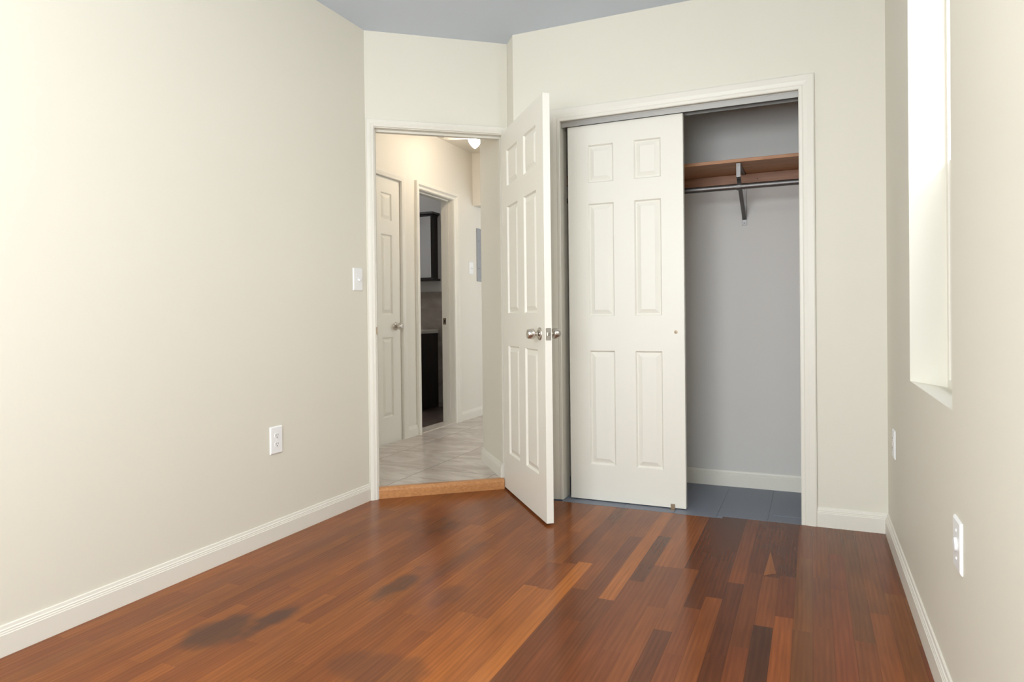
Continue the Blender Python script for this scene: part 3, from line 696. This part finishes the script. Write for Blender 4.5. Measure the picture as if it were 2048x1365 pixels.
# ---------------------------------------------------------------- hallway
bm = bmesh.new()
prism(bm, [(XH, 2.9), dg(-0.15, 0.05), dg(S0, 0.05), dg(S1, 0.05), dg(0.80, 0.2), dg(1.0, 0.9), (-1.38, 4.30), (-0.55, 4.30), (-0.55, 7.6), (XH, 7.6)], -0.05, ZH)
prism(bm, [dg(S0 + jt, 0.05), dg(0.764, 0.05), dg(0.764, 0.06), dg(S0 + jt, 0.06)], -0.05, ZH)
struct(obj('floor_hall', bm, M_tile))
bm = bmesh.new(); prism(bm, [(XH - 0.13, 2.8), dg(-0.12, 0.101), dg(0.78, 0.101), (-1.4, 4.05), (-1.38, 4.3), (-0.45, 4.30), (-0.45, 7.7), (XH - 0.13, 7.7)], ZHC, ZHC + 0.08)
struct(obj('ceiling_hall', bm, M_hall))
BY0, BY1, BZT, BT = 4.705, 5.283, 2.030, 0.122
HD0, HD1, HDZ = 3.832, 4.446, 2.045
bm = bmesh.new()
box(bm, XH - BT, XH, 2.8, HD0, 0, ZHC); box(bm, XH - BT, XH, HD1, BY0, 0, ZHC); box(bm, XH - BT, XH, BY1, 7.7, 0, ZHC)
box(bm, XH - BT, XH, HD0, HD1, HDZ, ZHC); box(bm, XH - BT, XH, BY0, BY1, BZT, ZHC)
struct(obj('wall_hall_left', bm, M_hall))
bm = bmesh.new(); box(bm, XH - 0.1, -2.83, 2.8, 2.9, 0, ZHC); box(bm, -2.37, XL - WT, 2.8, 2.9, 0, ZHC); box(bm, -2.83, -2.37, 2.8, 2.9, 0, 0.65); box(bm, -2.83, -2.37, 2.8, 2.9, 2.25, ZHC); struct(obj('wall_hall_near', bm, M_hall))
window('added_window_4', Matrix.Translation((-2.37, 2.85, 0)) @ Matrix.Rotation(math.pi, 4, 'Z'), 0.46, 1.6, 0.65, 'narrow white window added at the near end of the hallway, out of sight', False)  # unseen opening added to let fill light onto the partition
bm = bmesh.new(); box(bm, XH - 0.1, -0.45, 7.6, 7.7, 0, ZHC); struct(obj('wall_hall_far', bm, M_hall))
bm = bmesh.new(); box(bm, -0.55, -0.45, 4.2, 5.6, 0, ZHC); box(bm, -0.55, -0.45, 6.6, 7.6, 0, ZHC); box(bm, -0.55, -0.45, 5.6, 6.6, 0, 0.85); box(bm, -0.55, -0.45, 5.6, 6.6, 2.1, ZHC); struct(obj('wall_hall_right', bm, M_hall))
window('added_window_3', Matrix.Translation((-0.50, 6.6, 0)) @ Matrix.Rotation(-math.pi / 2, 4, 'Z'), 1.0, 1.25, 0.85, 'added white window in the side wall at the end of the hallway, out of sight', False)  # unseen opening added to bring more light into the hall
bm = bmesh.new(); box(bm, KX1 - 1.5, -0.55, 4.192, 4.30, 0, ZHC); struct(obj('wall_hall_closet', bm, M_hall))
bm = bmesh.new(); box(bm, XH, -1.3, 5.662, 6.5, 2.031, ZHC); struct(obj('wall_hall_soffit', bm, M_hall))

HBASE = [(a, b * 0.083 / 0.0905) for a, b in BASE]
MH = Matrix.Translation((XH, 0, 0)) @ Matrix.Rotation(math.pi / 2, 4, 'Z')       # local x = world y, local -y = world +x
baseboard('baseboard_hall_left', [(XH, HD1 + 0.05), (XH, BY0 - 0.052)], [(1, 0)] * 2, ZH, HBASE)
baseboard('baseboard_hall_far_left', [(XH, BY1 + 0.078), (XH, 7.6)], [(1, 0)] * 2, ZH, HBASE)
# baseboard round the partition end
def partition_base():
    pts = [(0.765, 0.04)] + [(0.765, 0.535)] + [(0.865 - 0.10 * math.cos(t), 0.535 + 0.10 * math.sin(t)) for t in [math.radians(k) for k in range(15, 91, 15)]]
    outs = [(-1, 0), (-1, 0)] + [(-math.cos(t), math.sin(t)) for t in [math.radians(k) for k in range(15, 91, 15)]]
    bm = bmesh.new()
    sweep(bm, [((s, n, ZH), (o[0], o[1], 0), (0, 0, 1)) for (s, n), o in zip(pts, outs)], HBASE, MD)
    return struct(obj('baseboard_hall_partition', bm, M_trim))
partition_base()
struct(obj('trim_4', casing('c', HD0 - 0.001, HD1 + 0.001, HDZ, 0.052, MH, zb=ZH), M_trim), 'white casing around the closed hallway door', 'door casing')
struct(obj('trim_5', casing('c', BY0, BY1, BZT, 0.060, MH, zb=ZH, wr=0.080, t=0.026), M_trim), 'white casing around the bathroom doorway', 'door casing')
bm = bmesh.new()
box(bm, BY0 - 0.0, BY0 + 0.004, 0, BT, ZH, BZT, MH); box(bm, BY1 - 0.004, BY1, 0, BT, ZH, BZT, MH); box(bm, BY0 + 0.004, BY1 - 0.004, 0, BT, BZT - 0.004, BZT, MH)
box(bm, BY1 - 0.012, BY1 - 0.004, 0.045, 0.078, ZH, BZT - 0.004, MH); box(bm, BY0 + 0.004, BY1 - 0.012, 0.045, 0.078, BZT - 0.013, BZT - 0.004, MH)
j2 = struct(obj('trim_6', bm, M_trim), 'white jamb lining of the bathroom doorway', 'door jamb')
bm = bmesh.new(); box(bm, BY1 - 0.0052, BY1 - 0.0035, 0.080, 0.112, 0.928, 0.986, MH); sp2 = obj('strike_plate', bm, M_brass, j2); sp2['label'] = 'tarnished brass strike plate on the bathroom jamb'
bm = bmesh.new(); box(bm, BY1 - 0.0058, BY1 - 0.0050, 0.089, 0.103, 0.944, 0.970, MH); obj('strike_hole', bm, M_slot, sp2)

# door_3: closed narrow hall door
d3 = empty('door_3', (XH - 0.012, HD0 + 0.003, ZH - 0.004), math.pi / 2); struct(d3, 'closed white six-panel door in the hallway, left of the bathroom doorway', 'door')
bm = bmesh.new(); leaf(bm, HD1 - HD0 - 0.006, HDZ - ZH - 0.002 + 0.004, 0.035, [(0.107, 0.247), (0.362, 0.502)], [(0.199, 0.796), (0.970, 1.568), (1.675, 1.878)]); obj('leaf', bm, M_door, d3)
knob(d3, (0.535, 0, 0.878), (0, -1, 0), M_nickel)

# light switch and breaker panel on the hall wall
toggle('light_switch', (XH, 5.613, 1.4455), RL, 'cream toggle switch on the hallway wall beside the grey electrical panel', 0.085, 0.113)
bp_ = empty('breaker_panel', (XH, 5.73, 1.33), RL); tag(bp_, 'grey metal electrical panel door on the hallway wall beyond the bathroom', 'electrical panel')
bm = bmesh.new(); box(bm, 0.0, 0.36, -0.012, 0, 0, 0.5); obj('panel_cover', bm, M_panelgrey, bp_, bevel=0.002)
bm = bmesh.new(); box(bm, 0.075, 0.285, -0.016, -0.012, 0.055, 0.445); pd = obj('panel_door', bm, M_panelgrey, bp_, bevel=0.001)
bm = bmesh.new(); box(bm, 0.08, 0.095, -0.019, -0.016, 0.23, 0.27); obj('latch', bm, M_slot, pd)
for (x, z) in ((0.025, 0.12), (0.025, 0.38), (0.335, 0.12), (0.335, 0.38)):
    bm = bmesh.new(); lathe(bm, [(0.006, 0), (0.005, 0.002), (0, 0.0025)], axis_matrix((x, -0.012, z), (0, -1, 0)), 10); obj('screw', bm, M_steel, bp_)

# ceiling fan with a lit bell globe
fx, fy = -2.350, 4.660
fan = empty('ceiling_fan', (fx, fy, ZHC)); tag(fan, 'small white ceiling fan with a glowing bell globe in the hallway', 'ceiling fan')
Mf = Matrix.Translation((0, 0, 0))
bm = bmesh.new(); lathe(bm, [(0.0, 0), (0.06, 0), (0.058, -0.015), (0.035, -0.03), (0.02, -0.034), (0.02, -0.05), (0.065, -0.055), (0.07, -0.075), (0.068, -0.105), (0.05, -0.12), (0.03, -0.128), (0.0, -0.128)]); obj('motor_housing', bm, M_trim, fan, smooth=True)
for k in range(3):
    a = math.radians(195 + 120 * k)
    Mb = Matrix.Translation((0, 0, -0.142)) @ Matrix.Rotation(a, 4, 'Z') @ Matrix.Rotation(math.radians(7), 4, 'X')
    bm = bmesh.new()
    prism(bm, [(0.025, -0.02), (0.08, -0.03), (0.20, -0.036), (0.235, -0.03), (0.25, -0.012), (0.25, 0.012), (0.235, 0.03), (0.20, 0.036), (0.08, 0.03), (0.025, 0.02)], -0.004, 0.004, Mb)
    obj('blade', bm, M_trim, fan)
bm = bmesh.new(); lathe(bm, [(0.028, -0.126), (0.030, -0.133), (0.046, -0.140), (0.0515, -0.153), (0.0505, -0.168), (0.045, -0.186), (0.032, -0.206), (0.018, -0.222), (0.007, -0.231), (0.0, -0.232)]); gl = obj('glass_globe', bm, M_globe, fan, smooth=True, angle=80); gl['label'] = 'glowing white bell globe'

# ---------------------------------------------------------------- bathroom behind the doorway
XB, WB = -4.9, 6.214
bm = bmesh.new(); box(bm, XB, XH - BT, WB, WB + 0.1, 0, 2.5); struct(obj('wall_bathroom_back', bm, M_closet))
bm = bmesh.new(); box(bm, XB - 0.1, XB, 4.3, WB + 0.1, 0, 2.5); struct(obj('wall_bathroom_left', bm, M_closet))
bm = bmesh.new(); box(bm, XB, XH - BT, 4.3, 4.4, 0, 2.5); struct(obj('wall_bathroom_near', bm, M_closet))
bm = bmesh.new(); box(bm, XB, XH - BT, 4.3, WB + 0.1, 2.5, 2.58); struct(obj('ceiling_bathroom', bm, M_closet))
bm = bmesh.new(); box(bm, XB, XH - BT, 4.3, WB, -0.03, ZH - 0.003); struct(obj('floor_bathroom', bm, M_bathfloor))
bm = bmesh.new(); box(bm, XB, XH - BT, WB - 0.010, WB, ZH, 1.262); struct(obj('trim_7', bm, M_bathtile), 'taupe tile wainscot on the bathroom back wall', 'wall tile')
bm = bmesh.new(); box(bm, BY0 + 0.004, BY1 - 0.004, -0.004, BT + 0.004, 0.03, ZH + 0.006, MH); struct(obj('trim_8', bm, M_saddle, bevel=0.002), 'beige marble saddle in the bathroom doorway', 'threshold')

bl = empty('bathroom_fill_light', (-4.1, 5.25, 2.5)); tag(bl, 'unseen round ceiling light added to brighten the bathroom', 'ceiling light')  # lamp added out of view because the bathroom was dark
bm = bmesh.new(); lathe(bm, [(0.0, 0), (0.125, 0), (0.125, -0.025), (0.0, -0.025)], n=32); obj('base_ring', bm, M_nickel, bl, smooth=True)
bm = bmesh.new(); lathe(bm, [(0.118, -0.025), (0.11, -0.05), (0.08, -0.075), (0.04, -0.088), (0.0, -0.09)], n=32); obj('glass_dome', bm, M_bathfill, bl, smooth=True, angle=80)
mc = empty('medicine_cabinet', (-3.585, WB, 1.395)); tag(mc, 'dark brown mirrored medicine cabinet on the bathroom wall', 'cabinet')
bm = bmesh.new(); box(bm, -0.60, 0, -0.125, 0, 0.0, 0.665); obj('cabinet_body', bm, M_esp, mc)
bm = bmesh.new(); box(bm, -0.63, 0.03, -0.155, 0, 0.665, 0.690); box(bm, -0.61, 0.012, -0.138, 0, 0.650, 0.666); obj('cornice', bm, M_esp, mc, bevel=0.004)
bm = bmesh.new(); box(bm, -0.63, 0.03, -0.150, 0, -0.022, 0.0); obj('bottom_ledge', bm, M_esp, mc, bevel=0.004)
bm = bmesh.new(); box(bm, -0.595, -0.006, -0.134, -0.125, 0.008, 0.648); md_ = obj('mirror_door', bm, M_mirror, mc, bevel=0.003); md_['label'] = 'frameless bevelled mirror door'

va = empty('bathroom_vanity', (-3.59, 5.70, ZH - 0.003)); tag(va, 'dark espresso vanity cabinet with a white top inside the bathroom', 'vanity')
bm = bmesh.new(); box(bm, -0.75, 0, 0.0, WB - 5.70 - 0.012, 0, 0.775); obj('cabinet_body', bm, M_esp, va)
bm = bmesh.new(); box(bm, -0.765, 0.012, -0.02, WB - 5.70 - 0.011, 0.776, 0.812); ct = obj('countertop', bm, M_counter, va, bevel=0.006, segs=3); ct['label'] = 'white cultured marble top'
for xx in (-0.74, -0.365):
    bm = bmesh.new(); box(bm, xx, xx + 0.355, -0.018, 0, 0.09, 0.755); dr = obj('cabinet_door', bm, M_esp, va, bevel=0.003)
    bm = bmesh.new(); lathe(bm, [(0.005, 0), (0.005, 0.012), (0.013, 0.018), (0.011, 0.026), (0, 0.028)], axis_matrix((xx + (0.32 if xx < -0.5 else 0.035), -0.018, 0.66), (0, -1, 0)), 14); obj('door_knob', bm, M_nickel, dr, smooth=True)

# ---------------------------------------------------------------- room ceiling light (above and behind the picture)
cl_ = empty('ceiling_light', (-0.95, 0.55, ZC)); tag(cl_, 'round flush ceiling light with a glowing glass dome in the middle of the ceiling', 'ceiling light')
bm = bmesh.new(); lathe(bm, [(0.0, 0), (0.155, 0), (0.158, -0.02), (0.150, -0.032), (0.0, -0.032)], n=40); obj('base_ring', bm, M_nickel, cl_, smooth=True)
bm = bmesh.new(); lathe(bm, [(0.148, -0.032), (0.145, -0.055), (0.125, -0.088), (0.09, -0.112), (0.045, -0.126), (0.0, -0.130)], n=40); obj('glass_dome', bm, M_dome, cl_, smooth=True, angle=80)
